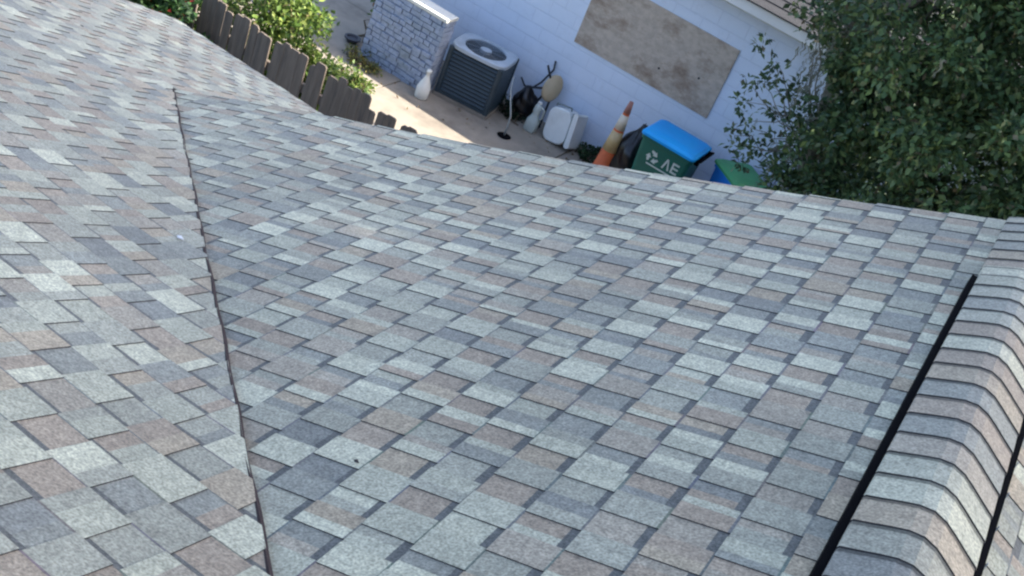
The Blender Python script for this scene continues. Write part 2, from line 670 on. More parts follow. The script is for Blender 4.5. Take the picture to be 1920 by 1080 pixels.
mb.poly([(-6.1, 6.8, G), (-2.9, 6.8, G), (-2.9, 6.8, -2.8), (-6.1, 6.8, -2.8)])
mb.poly([(-6.1, -.8, G), (-6.1, 6.8, G), (-6.1, 6.8, -2.8), (-6.1, -.8, .35)])
mb.poly([(-2.9, 4.45, G), (-2.9, 6.8, G), (-2.9, 6.8, -2.8), (-2.9, 4.45, -1.85)])
mb.poly([(4.0, -.8, G), (4.0, 4.45, G), (4.0, 4.45, -1.8), (4.0, -.8, -1.8)])
mb.poly([(-6.1, -.8, G), (4.0, -.8, G), (4.0, -.8, -1.8), (1.3, -.8, -.7), (-6.1, -.8, .35)])
under(mb.build('wall', MT['stucco']))

# valley: cut shingle edge with a bead of dark sealant
mb = MB()
pts = []
N = 150
for i in range(N + 1):
    t = i / N
    x = 1.2 + (-4.34 - 1.2) * t
    pts.append((x, .4 - x))
nv = Vector((0, 0, 1))
dirn = Vector((1, 1, 0)).normalized()
rr = []
for i, (x, y) in enumerate(pts):
    jt = .0025 * math.sin(i * .7) + .0015 * math.sin(i * .23 + 1)
    wl = .0135 + .0015 * math.sin(i * .5)
    c = Vector((x, y, M12 * x + .026)) + dirn * jt
    rr.append([c - dirn * wl + Vector((0, 0, -.006)), c + Vector((0, 0, .010)), c + dirn * .011 + Vector((0, 0, -.0)), c + dirn * .006 - Vector((0, 0, .045)), c - dirn * wl - Vector((0, 0, .045))])
mb.rings(rr)
under(mb.build('valley_sealant', MT['tar']))

# ridge vent and its cap shingles
VEND = 3.94
mb = MB()
for sx in (-1, 1):
    x0, x1 = sorted((sx * .158, sx * .110))
    mb.box(x0, x1, -.9, VEND, -.075, -.029)
vent = under(mb.build('ridge_vent', MT['black']))
mb = MB()
prof = [(-.139, -.027), (-.136, -.020), (-.10, .000), (-.065, .020), (-.032, .037), (0, .044), (.032, .037), (.065, .020), (.10, .000), (.136, -.020), (.139, -.027)]
CE = .1155
y = -.9
while y < RAKE - .01:
    onv = y < VEND
    z_off = 0 if onv else -.022
    if abs(y - VEND) < CE:
        z_off = -.01 if not onv else 0
    c = pick()
    c = tuple(a * .92 + b * .08 for a, b in zip(c, (.32, .28, .24)))
    ya = y
    yb = min(y + CE + .012, RAKE)
    lift0, lift1 = .0065, .001
    r0, r1 = [], []
    j = random.uniform(-.003, .003)
    for (px, pz) in prof:
        r0.append(Vector((px * 1.01, ya + j, pz + z_off + lift0)))
        r1.append(Vector((px, yb, pz + z_off + lift1)))
    for i in range(len(prof) - 1):
        cc = c
        mb.poly([r0[i], r0[i + 1], r1[i + 1], r1[i]], cc)
        lo0 = r0[i] - Vector((0, 0, .007))
        lo1 = r0[i + 1] - Vector((0, 0, .007))
        mb.poly([lo0, lo1, r0[i + 1], r0[i]], (.04, .04, .04), 1)
        # darker band across the cap, up against the next butt
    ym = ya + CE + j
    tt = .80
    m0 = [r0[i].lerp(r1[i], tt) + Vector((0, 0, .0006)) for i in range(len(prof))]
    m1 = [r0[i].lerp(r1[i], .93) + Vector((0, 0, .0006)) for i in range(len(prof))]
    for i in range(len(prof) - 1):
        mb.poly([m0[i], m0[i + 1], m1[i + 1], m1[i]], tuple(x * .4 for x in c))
    y += CE
cap = under(mb.build('ridge_cap', [MT['shingle'], MT['edge']], color=True))
for p in cap.data.polygons:
    pass
# vent ribs that show in the black slot on the far side
for k in range(14):
    mb = MB()
    yy = 1.55 + k * .17
    mb.box(.1622, .1645, yy, yy + .006, -.05, -.03)
    under(mb.build('vent_rib', MT['pvc']))
# metal drip edge along the rake
mb = MB()
n = 24
for i in range(n):
    xa, xb = -4.33 + 4.33 * i / n, -4.33 + 4.33 * (i + 1) / n
    for (y0, y1, d0, d1) in ((RAKE + .002, RAKE + .014, .002, .09),):
        A = [Vector((x, yv, z_main(x, RAKE) - d)) for x in (xa, xb) for yv in (y0, y1) for d in (d0, d1)]
        mb.faces(A, [(0, 4, 6, 2), (2, 6, 7, 3), (0, 1, 5, 4), (1, 3, 7, 5)])
under(mb.build('drip_edge', MT['fascia']))

# bits lying on the roof
def bit(name, label, cat, x, y, zf, r, m, asp=1.6):
    mb = MB()
    rr = []
    for k in range(5):
        a = math.pi * k / 4
        ring = []
        for j in range(7):
            t = j * 2 * math.pi / 7
            q = r * max(.05, math.sin(a)) * (1 + .25 * math.sin(3 * t + k))
            ring.append(Vector((q * math.cos(t) * asp, q * math.sin(t), -r * .5 * math.cos(a))))
        rr.append(ring)
    mb.rings(rr)
    o = mb.build(name, m)
    o.location = (x, y, zf(x, y) + .012 + r * .45)
    tag(o, label, cat)


bit('paint_chip', 'tiny white chip lying on the left roof slope near the valley', 'chip', -2.465, 2.739, z_left, .009, MT['chip'])
bit('acorn', 'small dark acorn lying on a pale shingle of the main roof slope', 'acorn', -1.152, 1.903, z_main, .006, MT['edge'], 1.2)

# ------------------------------------------------------------------ ground
mb = MB()
n = 40
mb.faces([(-400, -400, G), (400, -400, G), (400, 400, G), (-400, 400, G)], [(0, 1, 2, 3)])
tag(mb.build('ground', MT['soil']), kind='structure')
mb = MB()
xs = [-14.2, -11.9, -9.6, -7.32, -5.0, -2.7, -.4, 2, 5]
for i in range(len(xs) - 1):
    mb.box(xs[i] + .008, xs[i + 1] - .008, 11.2, 14.0, G - .08, G + .02)
mb.box(-14.2, -8.6, 14.012, 17, G - .08, G + .02)
tag(mb.build('path', MT['slab'], bevel=.008), kind='structure')

# ------------------------------------------------------------------ neighbour's house
nb = empty('neighbour_house', (-2, 16, G), 'pale blue painted block house with boarded window and white eave trim', 'house')
NI = Matrix.Translation(nb.location).inverted()


def undern(o, par=None):
    o.parent = par or nb
    o.matrix_parent_inverse = NI
    return o


WX0, WX1, WY = -8.6, 12.0, 14.0
mb = MB()
mb.box(WX0, WX1, WY, WY + .2, G - .1, -2.22)
mb.box(WX0, WX0 + .2, WY + .2, 22, G - .1, -2.22)
mb.box(WX1 - .2, WX1, WY + .2, 22, G - .1, -2.22)
mb.box(WX0, WX1, 21.8, 22, G - .1, -2.22)
undern(mb.build('wall', MT['bluewall']))
mb = MB()
mb.box(WX0 - .3, WX1 + .3, 13.585, 13.61, -2.17, -2.03)
undern(mb.build('fascia', MT['fascia'], bevel=.004))
mb = MB()
mb.box(WX0 - .3, WX1 + .3, 13.612, 14.0, -2.19, -2.17)
undern(mb.build('soffit', MT['soffit']))
mb = MB()
ez, ey = -2.03, 13.54
RY = 18.0
k = 0
sl = (RY - ey)
nst = 30
for i in range(nst):
    ya, yb = ey + sl * i / nst, ey + sl * (i + 1) / nst
    za, zb = ez + M12 * (ya - ey), ez + M12 * (yb - ey)
    mb.faces([(WX0 - .35, ya, za + .014), (WX1 + .35, ya, za + .014), (WX1 + .35, yb + .01, zb + .004), (WX0 - .35, yb + .01, zb + .004),
              (WX0 - .35, ya, za - .004), (WX1 + .35, ya, za - .004)], [(0, 1, 2, 3), (4, 5, 1, 0)])
zr = ez + M12 * sl
mb.poly([(WX0 - .35, RY, zr), (WX1 + .35, RY, zr), (WX1 + .35, 22.5, ez), (WX0 - .35, 22.5, ez)])
mb.poly([(WX0, WY, -2.2), (WX0, RY, zr - .02), (WX0, 22, -2.2)])
mb.poly([(WX1, WY, -2.2), (WX1, RY, zr - .02), (WX1, 22, -2.2)])
undern(mb.build('roof', MT['nroof']))
mb = MB()
mb.box(-5.70, -3.577, WY - .018, WY - .002, -3.73, -2.74)
bd = undern(mb.build('window_board', MT['ply'], bevel=.003))
for x, z in ((-4.451, -3.463), (-3.905, -3.313)):
    mb = MB()
    mb.lathe([(.0, 0), (.016, 0), (.014, .006), (0.0, .008)], 8, M=Matrix.Translation((x, WY - .018, z)) @ Matrix.Rotation(math.radians(90), 4, 'X'))
    undern(mb.build('screw', MT['metal']), nb)

# ------------------------------------------------------------------ fence
fence = empty('fence', (-6, 8.4, G), 'weathered grey wooden picket fence with uneven tops beyond the roof edge', 'fence')
FI = Matrix.Translation(fence.location).inverted()
mb = MB()
x = -12.0
i = 0
ztop = -3.13
while x < 1.0:
    wd = random.uniform(.09, .12)
    h = ztop + random.uniform(-.035, .03)
    if -5.27 < x < -5.10:
        h -= .13
    if x > -5.1:
        h -= random.uniform(0, .07)
    tilt = random.uniform(-.02, .02)
    y0 = 8.4 + random.uniform(-.008, .008)
    M = Matrix.Translation((x, y0, G + .03)) @ Matrix.Rotation(tilt, 4, 'Y')
    H = h - G - .03
    c = random.uniform(.010, .024)
    pr = [(0, 0), (wd, 0), (wd, H - c), (wd - c, H), (c, H), (0, H - c)]
    mb.faces([M @ Vector((a, 0, b)) for a, b in pr] + [M @ Vector((a, .018, b)) for a, b in pr],
             [(0, 1, 2, 3, 4, 5), (11, 10, 9, 8, 7, 6)] + [(k, k + 6, (k + 1) % 6 + 6, (k + 1) % 6) for k in range(6)])
    x += wd + random.choice((.001, .002, .004, .009))
    i += 1
o = mb.build('picket_panel', MT['wood'])
o.parent = fence
o.matrix_parent_inverse = FI
for z in (-4.6, -3.5):
    mb = MB()
    mb.box(-12, 1, 8.425, 8.463, z, z + .09)
    o = mb.build('rail', MT['wood'])
    o.parent = fence
    o.matrix_parent_inverse = FI
for px in (-11.5, -9.1, -6.7, -4.3, -1.9, .5):
    mb = MB()
    mb.box(px, px + .09, 8.465, 8.555, G, -3.25 if px < -5 else -3.55)
    o = mb.build('post', MT['wood'])
    o.parent = fence
    o.matrix_parent_inverse = FI

# ------------------------------------------------------------------ low block wall
bw = empty('block_wall', (-7.5, 12.75, G), 'short free-standing stub of weathered blue-grey split blocks with bright cap', 'wall')
BI = Matrix.Translation(bw.location).inverted()
mb = MB()
mb.box(-8.06, -6.97, 12.74, 12.96, G, -3.93, mi=1)
rows = 15
H = (-3.93 - G) / rows
for r in range(rows):
    z0 = G + r * H
    for face in range(2):
        x = -8.08 - random.uniform(0, .12)
        while x < -6.95:
            l = random.uniform(.09, .2)
            a, b = max(x, -8.08), min(x + l, -6.95)
            if b - a > .02:
                d = random.uniform(.004, .034)
                if face == 0:
                    ys = (12.74 - d, 12.745)
                else:
                    ys = (12.955, 12.96 + d)
                dz = random.uniform(-.006, .006)
                mb.box(a + .005, b - .005, ys[0], ys[1], z0 + .006 + dz, z0 + H - .005 + dz)
            x += l
    for sx, xx in ((1, -6.97), (-1, -8.06)):
        xs2 = sorted((xx, xx + sx * random.uniform(.012, .02)))
        mb.box(xs2[0], xs2[1], 12.75, 12.95, z0 + .004, z0 + H - .003)
o = mb.build('blockwork', [MT['cmu'], MT['mortar']], bevel=.004)
o.parent = bw
o.matrix_parent_inverse = BI
mb = MB()
mb.box(-8.09, -6.945, 12.70, 12.99, -3.928, -3.88)
o = mb.build('wall_cap', MT['cap'], bevel=.008)
o.parent = bw
o.matrix_parent_inverse = BI

# ------------------------------------------------------------------ air conditioner
ac = empty('air_conditioner', (-6.56, 13.30, G + .02), 'dark blue-grey louvred outdoor air conditioner with pale top by the blue wall', 'air conditioner', rz=math.radians(11))
W_, D_, H_ = .80, .68, .76
mb = MB()
mb.rings([rrect(W_ + .03, D_ + .03, .02, 0), rrect(W_ + .03, D_ + .03, .02, .05)])
mb.build('base_pad', MT['slab'], ac)
mb = MB()
mb.rings([rrect(W_ - .05, D_ - .05, .08, .05), rrect(W_ - .05, D_ - .05, .08, H_ - .02)])
mb.build('coil', MT['acdeep'], ac)
mb = MB()
z = .055
mb.rings([rrect(W_ + .005, D_ + .005, .09, z), rrect(W_ + .005, D_ + .005, .09, z + .04)])
z += .05
while z < H_ - .06:
    mb.rings([rrect(W_ - .03, D_ - .03, .085, z), rrect(W_, D_, .09, z), rrect(W_, D_, .09, z + .008), rrect(W_ - .04, D_ - .04, .08, z + .036)], cap=(True, True))
    z += .056
for sx in (-1, 1):
    for sy in (-1, 1):
        cx, cy = sx * (W_ / 2 - .03), sy * (D_ / 2 - .03)
        mb.rings([rrect(.075, .075, .035, .05, cx=cx, cy=cy), rrect(.075, .075, .035, H_ - .02, cx=cx, cy=cy)])
mb.build('louvre_cabinet', MT['acdark'], ac, bevel=0)
# top with a round opening
mb = MB()
n = 48
out0 = []
for k in range(n):
    a = 2 * math.pi * k / n
    ca, sa = math.cos(a), math.sin(a)
    w2, d2 = (W_ + .03) / 2, (D_ + .03) / 2
    p = 5.0
    r = (abs(ca / w2) ** p + abs(sa / d2) ** p) ** (-1 / p)
    out0.append((r * ca, r * sa))
R0 = .30
ring = lambda pts, z: [Vector((x, y, z)) for x, y in pts]
ins = [(R0 * math.cos(2 * math.pi * k / n), R0 * math.sin(2 * math.pi * k / n)) for k in range(n)]
ins2 = [(x * .97, y * .97) for x, y in ins]
mb.rings([ring(out0, H_ - .03), ring(out0, H_ + .012), ring([(x * .97, y * .97) for x, y in out0], H_ + .022), ring(ins, H_ + .018), ring(ins2, H_ - .005)], cap=(False, False))
mb.build('top_cover', MT['actop'], ac, smooth=False)
mb = MB()
for r in [.03 + .0265 * k for k in range(11)]:
    c = [(r * math.cos(2 * math.pi * k / 32), r * math.sin(2 * math.pi * k / 32), H_ + .012 - .02 * (r / .31) ** 2 + .006) for k in range(33)]
    mb.tube(c, .0035, 5, cap=False)
for k in range(8):
    a = math.pi * k / 4 + .2
    mb.tube([(0, 0, H_ + .014), (R0 * math.cos(a), R0 * math.sin(a), H_)], .005, 5)
mb.build('grille', MT['acgrille'], ac)
mb = MB()
mb.lathe([(0, H_ - .05), (.085, H_ - .05), (.085, H_ + .016), (.06, H_ + .024), (0, H_ + .024)], 24)
mb.build('motor_hub', MT['actop'], ac)
mb = MB()
for k in range(4):
    a = math.pi / 2 * k
    vs = []
    for (r, da, z) in ((.08, -.25, H_ - .10), (.24, -.35, H_ - .12), (.25, .25, H_ - .07), (.08, .25, H_ - .07)):
        vs.append(Vector((r * math.cos(a + da), r * math.sin(a + da), z)))
    mb.faces(vs + [v - Vector((0, 0, .004)) for v in vs], [(0, 1, 2, 3), (7, 6, 5, 4), (0, 4, 5, 1), (1, 5, 6, 2), (2, 6, 7, 3), (3, 7, 4, 0)])
mb.build('fan_blade', MT['acgrille'], ac)
mb = MB()
mb.lathe([(0, .052), (.262, .052), (.262, H_ - .14), (0, H_ - .14)], 24)

# grey pipe stub that stands in front of the unit's corner
pp = empty('standpipe', (-5.70, 12.93, G + .02), 'thin bent grey standpipe rising in front of the air conditioner corner', 'pipe')
mb = MB()
mb.tube([(0, 0, 0), (-.005, 0, .15), (-.02, .01, .30), (-.09, .04, .42), (-.20, .10, .60), (-.25, .16, .74)], .012, 8)
mb.build('pipe', MT['pvc'], pp, smooth=True)
mb = MB()
mb.lathe([(0, 0), (.08, 0), (.10, .01), (.07, .018), (0, .018)], 18)
mb.build('foot_shadow', MT['black'], pp)  # flat dark disc standing in for the shadow puddle round the pipe's foot

# ------------------------------------------------------------------ bottle by the block wall
mb = MB()
mb.lathe([(0, 0), (.085, 0), (.095, .02), (.095, .15), (.075, .21), (.032, .31), (.024, .37), (.036, .375), (.036, .41), (0, .412)], 20)
o = mb.build('plastic_bottle', MT['whitep'], smooth=True)
o.location = (-6.90, 12.60, G + .02)
tag(o, 'milky white plastic bottle with tapered neck at the foot of the block wall', 'bottle')

# ------------------------------------------------------------------ white chest
ch = empty('ice_chest', (-5.18, 13.62, G + .02), 'white rounded plastic ice chest stood on end beneath the blue wall', 'ice chest', rz=math.radians(-4))
CT = Matrix.Rotation(math.radians(-11), 4, 'Y') @ Matrix.Rotation(math.radians(-13), 4, 'X')


def rr_xz(x0, x1, z0, z1, r, y, n=5):
    pts = []
    for cx, cz, a0 in ((x1 - r, z1 - r, 0), (x0 + r, z1 - r, 90), (x0 + r, z0 + r, 180), (x1 - r, z0 + r, 270)):
        for k in range(n + 1):
            a = math.radians(a0 + 90 * k / n)
            pts.append(CT @ Vector((cx + r * math.cos(a), y, cz + r * math.sin(a))))
    return pts


mb = MB()
mb.rings([rr_xz(-.22, .13, .02, .47, .11, -.15), rr_xz(-.235, .13, 0, .49, .12, -.13), rr_xz(-.235, .13, 0, .49, .12, .14)])
mb.build('body', MT['whitep'], ch, smooth=False, bevel=.006)
mb = MB()
mb.rings([rr_xz(.131, .149, .012, .478, .008, -.145), rr_xz(.131, .149, .012, .478, .008, .14)])
mb.build('gasket', MT['seam'], ch)
mb = MB()
mb.rings([rr_xz(.15, .225, .0, .49, .03, -.165), rr_xz(.15, .225, .0, .49, .03, .15)])
mb.build('lid', MT['whitep'], ch, bevel=.006)
mb = MB()
mb.tube([CT @ Vector(p) for p in ((-.17, -.10, .49), (-.17, -.10, .53), (.07, -.10, .53), (.07, -.10, .49))], .012, 7)
mb.build('handle', MT['seam'], ch)

# ------------------------------------------------------------------ white jug
jg = empty('plastic_jug', (-5.62, 13.50, G + .02), 'translucent white plastic jug standing to the left of the white chest', 'jug')
mb = MB()
mb.rings([rrect(.15, .12, .03, 0), rrect(.17, .14, .04, .02), rrect(.17, .14, .04, .17), rrect(.12, .10, .04, .22), rrect(.09, .08, .035, .27), rrect(.11, .09, .04, .31), rrect(.10, .08, .04, .38), rrect(.05, .05, .024, .42)])
mb.build('body', MT['milk'], jg, smooth=True)
mb = MB()
mb.lathe([(0, .42), (.03, .42), (.03, .445), (0, .447)], 14)
mb.build('cap', MT['whitep'], jg)
mb = MB()
mb.tube([(.04, 0, .39), (.10, 0, .36), (.105, 0, .25), (.07, 0, .19)], .012, 7)
mb.build('handle', MT['milk'], jg, smooth=True)

# ------------------------------------------------------------------ tipped stool
st = empty('stool', (-5.72, 13.80, G + .02), 'tipped stool with tan round seat and dark legs leaning on the blue wall', 'stool')
ST = Matrix.Translation((.06, 0, .58)) @ Matrix.Rotation(math.radians(64), 4, 'X') @ Matrix.Rotation(math.radians(38), 4, 'Y')
mb = MB()
mb.lathe([(0, -.03), (.15, -.03), (.165, -.01), (.165, .02), (.14, .045), (0, .055)], 24, M=ST @ Matrix.Scale(.78, 4, (1, 0, 0)) @ Matrix.Scale(1.2, 4, (0, 1, 0)))
mb.build('seat', MT['tan'], st, smooth=True)
for (a, b) in (((.05, 0, .6), (-.10, -.06, .86)), ((.02, -.03, .56), (-.24, -.12, .46)), ((.0, -.02, .50), (-.16, -.02, .02)), ((.10, -.02, .48), (.14, -.10, .02))):
    mb = MB()
    mb.tube([a, b], .016, 7)
    mb.build('leg', MT['metal'], st)
# dark bag under it
def bag(name, loc, s, label, seed):
    r_ = random.Random(seed)
    bm = bmesh.new()
    bmesh.ops.create_icosphere(bm, subdivisions=4, radius=1)
    ph = [r_.uniform(0, 6) for _ in range(6)]
    for v in bm.verts:
        p = v.co.copy()
        k = 1 + .10 * math.sin(5 * p.x + ph[0]) * math.sin(4 * p.y + ph[1]) + .07 * math.sin(9 * p.z + ph[2] + 3 * p.x) + .035 * math.sin(17 * p.x + 11 * p.y + ph[3])
        q = p * k
        if p.z > .6:
            f = (p.z - .6) / .4
            q.x *= 1 - .75 * f
            q.y *= 1 - .75 * f
            q.z += .30 * f
        q.z = max(q.z, -.8)
        v.co = Vector((q.x * s[0], q.y * s[1], (q.z + .8) * s[2]))
    me = bpy.data.meshes.new(name)
    bm.to_mesh(me)
    bm.free()
    me.materials.append(MT['bag'])
    me.polygons.foreach_set('use_smooth', [True] * len(me.polygons))
    o = bpy.data.objects.new(name, me)
    COL.objects.link(o)
    o.location = loc
    tag(o, label, 'bin bag', 'black bin bags by the blue wall')


bag('bin_bag', (-4.12, 13.42, G + .02), (.25, .24, .47), 'tall black bin bag squeezed between the traffic cone and the green bin', 1)
bag('bin_bag', (-4.33, 13.72, G + .02), (.17, .15, .20), 'low black bin bag on the ground behind the traffic cone', 2)
bag('bin_bag', (-5.93, 13.72, G + .02), (.17, .16, .24), 'black bin bag beneath the tipped stool beside the air conditioner', 3)
# hose hanging behind
mb = MB()
mb.tube([(-6.2, 13.93, -4.55), (-6.1, 13.9, -4.62), (-5.98, 13.88, -4.60), (-5.88, 13.9, -4.45), (-5.80, 13.95, -4.22), (-5.83, 13.97, -4.1)], .014, 7)
o = mb.build('garden_hose', MT['metal'], smooth=True)
tag(o, 'dark hose curving along the blue wall above the tipped stool', 'hose')

# ------------------------------------------------------------------ traffic cone
tcn = empty('traffic_cone', (-4.385, 13.30, G + .02), 'tall faded orange traffic cone with bleached collars left of the green bin', 'traffic cone', rz=.3)
mb = MB()
mb.rings([rrect(.38, .38, .05, 0), rrect(.38, .38, .05, .03), rrect(.33, .33, .05, .05)])
mb.build('base', MT['black'], tcn, bevel=.004)


def rc(z):
    return .145 + (.026 - .145) * (z - .05) / (1.19 - .05)


mb = MB()
mb.lathe([(rc(.05) + .02, .05), (rc(.08), .08), (rc(1.10), 1.10), (rc(1.19) - .006, 1.19), (0.005, 1.192)], 28)
mb.build('cone_body', MT['orange'], tcn, smooth=True)
for (a, b, m_) in ((.47, .76, 'collar'), (.79, 1.00, 'collar2')):
    mb = MB()
    mb.lathe([(rc(a) + .004, a), (rc(b) + .004, b)], 28)
    o = mb.build('collar', MT[m_], tcn, smooth=True)
    o['label'] = 'yellowed lower collar' if m_ == 'collar' else 'paler upper collar'
mb = MB()
mb.lathe([(rc(1.03) + .004, 1.03), (rc(1.19) + .002, 1.19), (0.004, 1.197)], 20)
mb.build('tip', MT['tip'], tcn, smooth=True)

# ------------------------------------------------------------------ wheelie bins
def wheelie(name, loc, rz, W, D, H, bodym, lidm, label, logo, scale=1):
    """W along the long side (x): hinge and handle at +x, wheels under the hinge"""
    b = empty(name, loc, label, 'wheelie bin', rz=rz, group='wheelie bins by the blue wall')
    mb = MB()
    mb.rings([rrect(W * .76, D * .78, .04, .04), rrect(W * .80, D * .82, .05, .10), rrect(W * .95, D * .95, .05, H * .90), rrect(W, D, .05, H * .905), rrect(W, D, .05, H * .955)], cap=(True, True))
    body = mb.build('body', bodym, b, bevel=.004)
    mb = MB()
    L = [rrect(W + .035, D + .04, .06, H * .955), rrect(W + .035, D + .04, .06, H * .985), rrect(W * .93, D * .9, .06, H + .015), rrect(W * .5, D * .5, .06, H + .03)]
    mb.rings(L)
    mb.build('lid', lidm, b, bevel=.003)
    mb = MB()
    x = W / 2 + .05
    mb.tube([(W / 2 + .015, -D * .36, H * .95), (x + .02, -D * .36, H * .97), (x + .02, D * .36, H * .97), (W / 2 + .015, D * .36, H * .95)], .016, 8)
    for sy in (-1, 0, 1):
        mb.box(W / 2 - .0, W / 2 + .05, sy * D * .3 - .025, sy * D * .3 + .025, H * .90, H * .96)
    mb.build('handle', MT['black'] if bodym is MT['green'] else bodym, b)
    for sy in (-1, 1):
        mb = MB()
        mb.lathe([(0, -.025), (.09, -.025), (.10, -.018), (.10, .018), (.09, .025), (0, .025)], 20,
                 M=Matrix.Translation((W / 2 - .06, sy * (D * .40 + .03), .10)) @ Matrix.Rotation(math.radians(90), 4, 'X'))
        mb.build('wheel', MT['black'], b)
    if logo:
        # emblem plate on the long side facing the roof: arrows, letters and a bar
        mb = MB()
        yb = lambda z: -(D * (.82 + (.95 - .82) * (z - .10) / (H * .90 - .10)) / 2) - .003

        def flat(pts, dx=0, dz=0, s=1):
            f = [(dx + px * s, dz + pz * s) for px, pz in pts]
            fr = [Vector((px, yb(pz) - .002, pz)) for px, pz in f]
            bk = [Vector((px, yb(pz) + .004, pz)) for px, pz in f]
            n = len(f)
            mb.faces(fr + bk, [tuple(range(n))] + [(i, (i + 1) % n, (i + 1) % n + n, i + n) for i in range(n)])
        cx, cz, s = -.12, H * .755, 1.15
        # three bent arrows round a centre
        for k in range(3):
            a = math.radians(90 + 120 * k)
            ca, sa = math.cos(a), math.sin(a)
            arrow = [(-.052, .030), (-.015, .030), (-.015, .012), (.030, .046), (-.015, .080), (-.015, .062), (-.034, .062), (-.062, .050)]
            flat([(px * ca - pz * sa, px * sa + pz * ca) for px, pz in arrow], cx, cz, s)
        # letters
        lx, lz = .03, H * .70
        flat([(0, 0), (.022, 0), (.058, .13), (.036, .13)], lx, lz, 1.1)
        flat([(.075, 0), (.097, 0), (.058, .13), (.044, .13)], lx, lz, 1.1)
        ex = lx + .125
        flat([(0, 0), (.022, 0), (.022, .13), (0, .13)], ex, lz, 1.1)
        for zz in (0, .054, .108):
            flat([(.022, zz), (.085, zz), (.085, zz + .022), (.022, zz + .022)], ex, lz, 1.1)
        flat([(-.17, -.055), (.25, -.055), (.25, -.038), (-.17, -.038)], 0, lz, 1)
        mb.build('emblem', MT['decal'], b)
    return b


wheelie('wheelie_bin', (-3.62, 13.28, G + .02), math.radians(1), .74, .66, 1.10, MT['green'], MT['blue'],
        'dark green wheelie bin with bright blue lid and white emblem under the boarded window', True)
wheelie('wheelie_bin', (-2.70, 13.50, G + .02), math.radians(-42), .64, .54, 1.04, MT['dblue'], MT['lgreen'],
        'blue wheelie bin with faded green lid turned askew beside the tree', False)

# dark planter at the left end of the block wall
mb = MB()
mb.lathe([(0, 0), (.07, 0), (.10, .06), (.12, .06), (.12, .08), (.09, .08), (.07, .06), (0, .06)], 18)
o = mb.build('planter', MT['pot'])
o.location = (-8.36, 12.9, G + .02)
tag(o, 'small dark planter on the path left of the block wall', 'planter')


# ------------------------------------------------------------------ foliage
def leaves(name, centers, radii, per, size, cols, material, parent=None, droop=0.0, cw=None, seed=1, flat=.75):
    """clusters of small folded leaves; centers (n,3), radii (n,)"""
    g = np.random.default_rng(seed)
    C = np.repeat(np.array(centers, float), per, axis=0)
    Rr = np.repeat(np.array(radii, float), per)
    n = len(C)
    d = g.normal(size=(n, 3))
    d /= np.linalg.norm(d, axis=1)[:, None]
    rad = Rr * g.uniform(.15, 1, n) ** .6
    d[:, 2] *= flat
    P = C + d * rad[:, None]
    # leaf frame
    ax = d * .7 + g.normal(size=(n, 3)) * .6
    ax[:, 2] -= droop
    ax /= np.linalg.norm(ax, axis=1)[:, None]
    up = g.normal(size=(n, 3)) * .55
    up[:, 2] += 1
    sd_ = np.cross(ax, up)
    sd_ /= np.linalg.norm(sd_, axis=1)[:, None] + 1e-6
    nn = np.cross(sd_, ax)
    L = size * g.uniform(.65, 1.3, n)[:, None]
    W = L * g.uniform(.22, .36, n)[:, None]
    p0 = P
    p1 = P + ax * L * .5 + sd_ * W + nn * W * .35
    p2 = P + ax * L
    p3 = P + ax * L * .5 - sd_ * W + nn * W * .35
    V = np.stack([p0, p1, p2, p3], 1).reshape(-1, 3)
    idx = np.arange(n)[:, None] * 4
    F = np.concatenate([idx + np.array([[0, 1, 2]]), idx + np.array([[0, 2, 3]])], 1).reshape(-1)
    me = bpy.data.meshes.new(name)
    me.vertices.add(len(V))
    me.vertices.foreach_set('co', V.reshape(-1))
    nf = n * 2
    me.loops.add(nf * 3)
    me.loops.foreach_set('vertex_index', F.astype(np.int32))
    me.polygons.add(nf)
    me.polygons.foreach_set('loop_start', np.arange(nf, dtype=np.int32) * 3)
    me.update(calc_edges=True)
    cols = np.array(cols, float)
    cc = g.choice(len(cols), n, p=cw)
    # each cluster leans to one tone
    cl = np.repeat(g.uniform(.75, 1.25, len(centers)), per)
    c = cols[cc] * g.uniform(.75, 1.25, n)[:, None] * cl[:, None]
    c = np.concatenate([c, np.ones((n, 1))], 1)
    ca = me.color_attributes.new('Col', 'FLOAT_COLOR', 'CORNER')
    ca.data.foreach_set('color', np.repeat(c, 6, axis=0).reshape(-1))
    me.materials.append(material)
    o = bpy.data.objects.new(name, me)
    COL.objects.link(o)
    if parent:
        o.parent = parent
        o.matrix_parent_inverse = Matrix.Translation(parent.location).inverted()
    return o


def twigs(mb, a, b, r, g, n=5, wob=.06):
    a, b = Vector(a), Vector(b)
    pts = [a.lerp(b, i / n) + Vector(g.normal(size=3)) * wob * (0 if i in (0,) else 1) for i in range(n + 1)]
    mb.tube(pts, [r * (1 - .75 * i / n) for i in range(n + 1)], 7)
    return pts


oak = empty('oak_tree', (-1.35, 11.0, G), 'large dark green live oak with hanging grey moss at the right of the blue wall', 'tree')
OI = Matrix.Translation(oak.location).inverted()
g = np.random.default_rng(5)
mb = MB()
tp = [(-1.35, 11, G - .1), (-1.42, 11, -4.3), (-1.62, 11, -3.2), (-1.76, 11, -2.5), (-1.90, 11.0, -1.75), (-2.02, 10.9, -1.1), (-1.85, 10.7, -.3), (-1.3, 10.3, .6), (-.7, 9.8, 1.4), (0, 9, 2.4)]
mb.tube(tp, [.16, .12, .09, .08, .075, .07, .065, .06, .055, .045], 10)
tp2 = [(1.6, 11.6, G - .1), (1.5, 11.5, -3.5), (1.3, 11.2, -2), (1.2, 10.6, 0), (1.6, 10.2, 2), (2.6, 9.4, 4.4), (4.4, 8.6, 6.8), (6.2, 7.6, 8.8)]
mb.tube(tp2, [.34, .28, .26, .24, .2, .17, .12, .07], 12)
trunk = mb.build('trunk', MT['bark'], smooth=True)
trunk.parent = oak
trunk.matrix_parent_inverse = OI

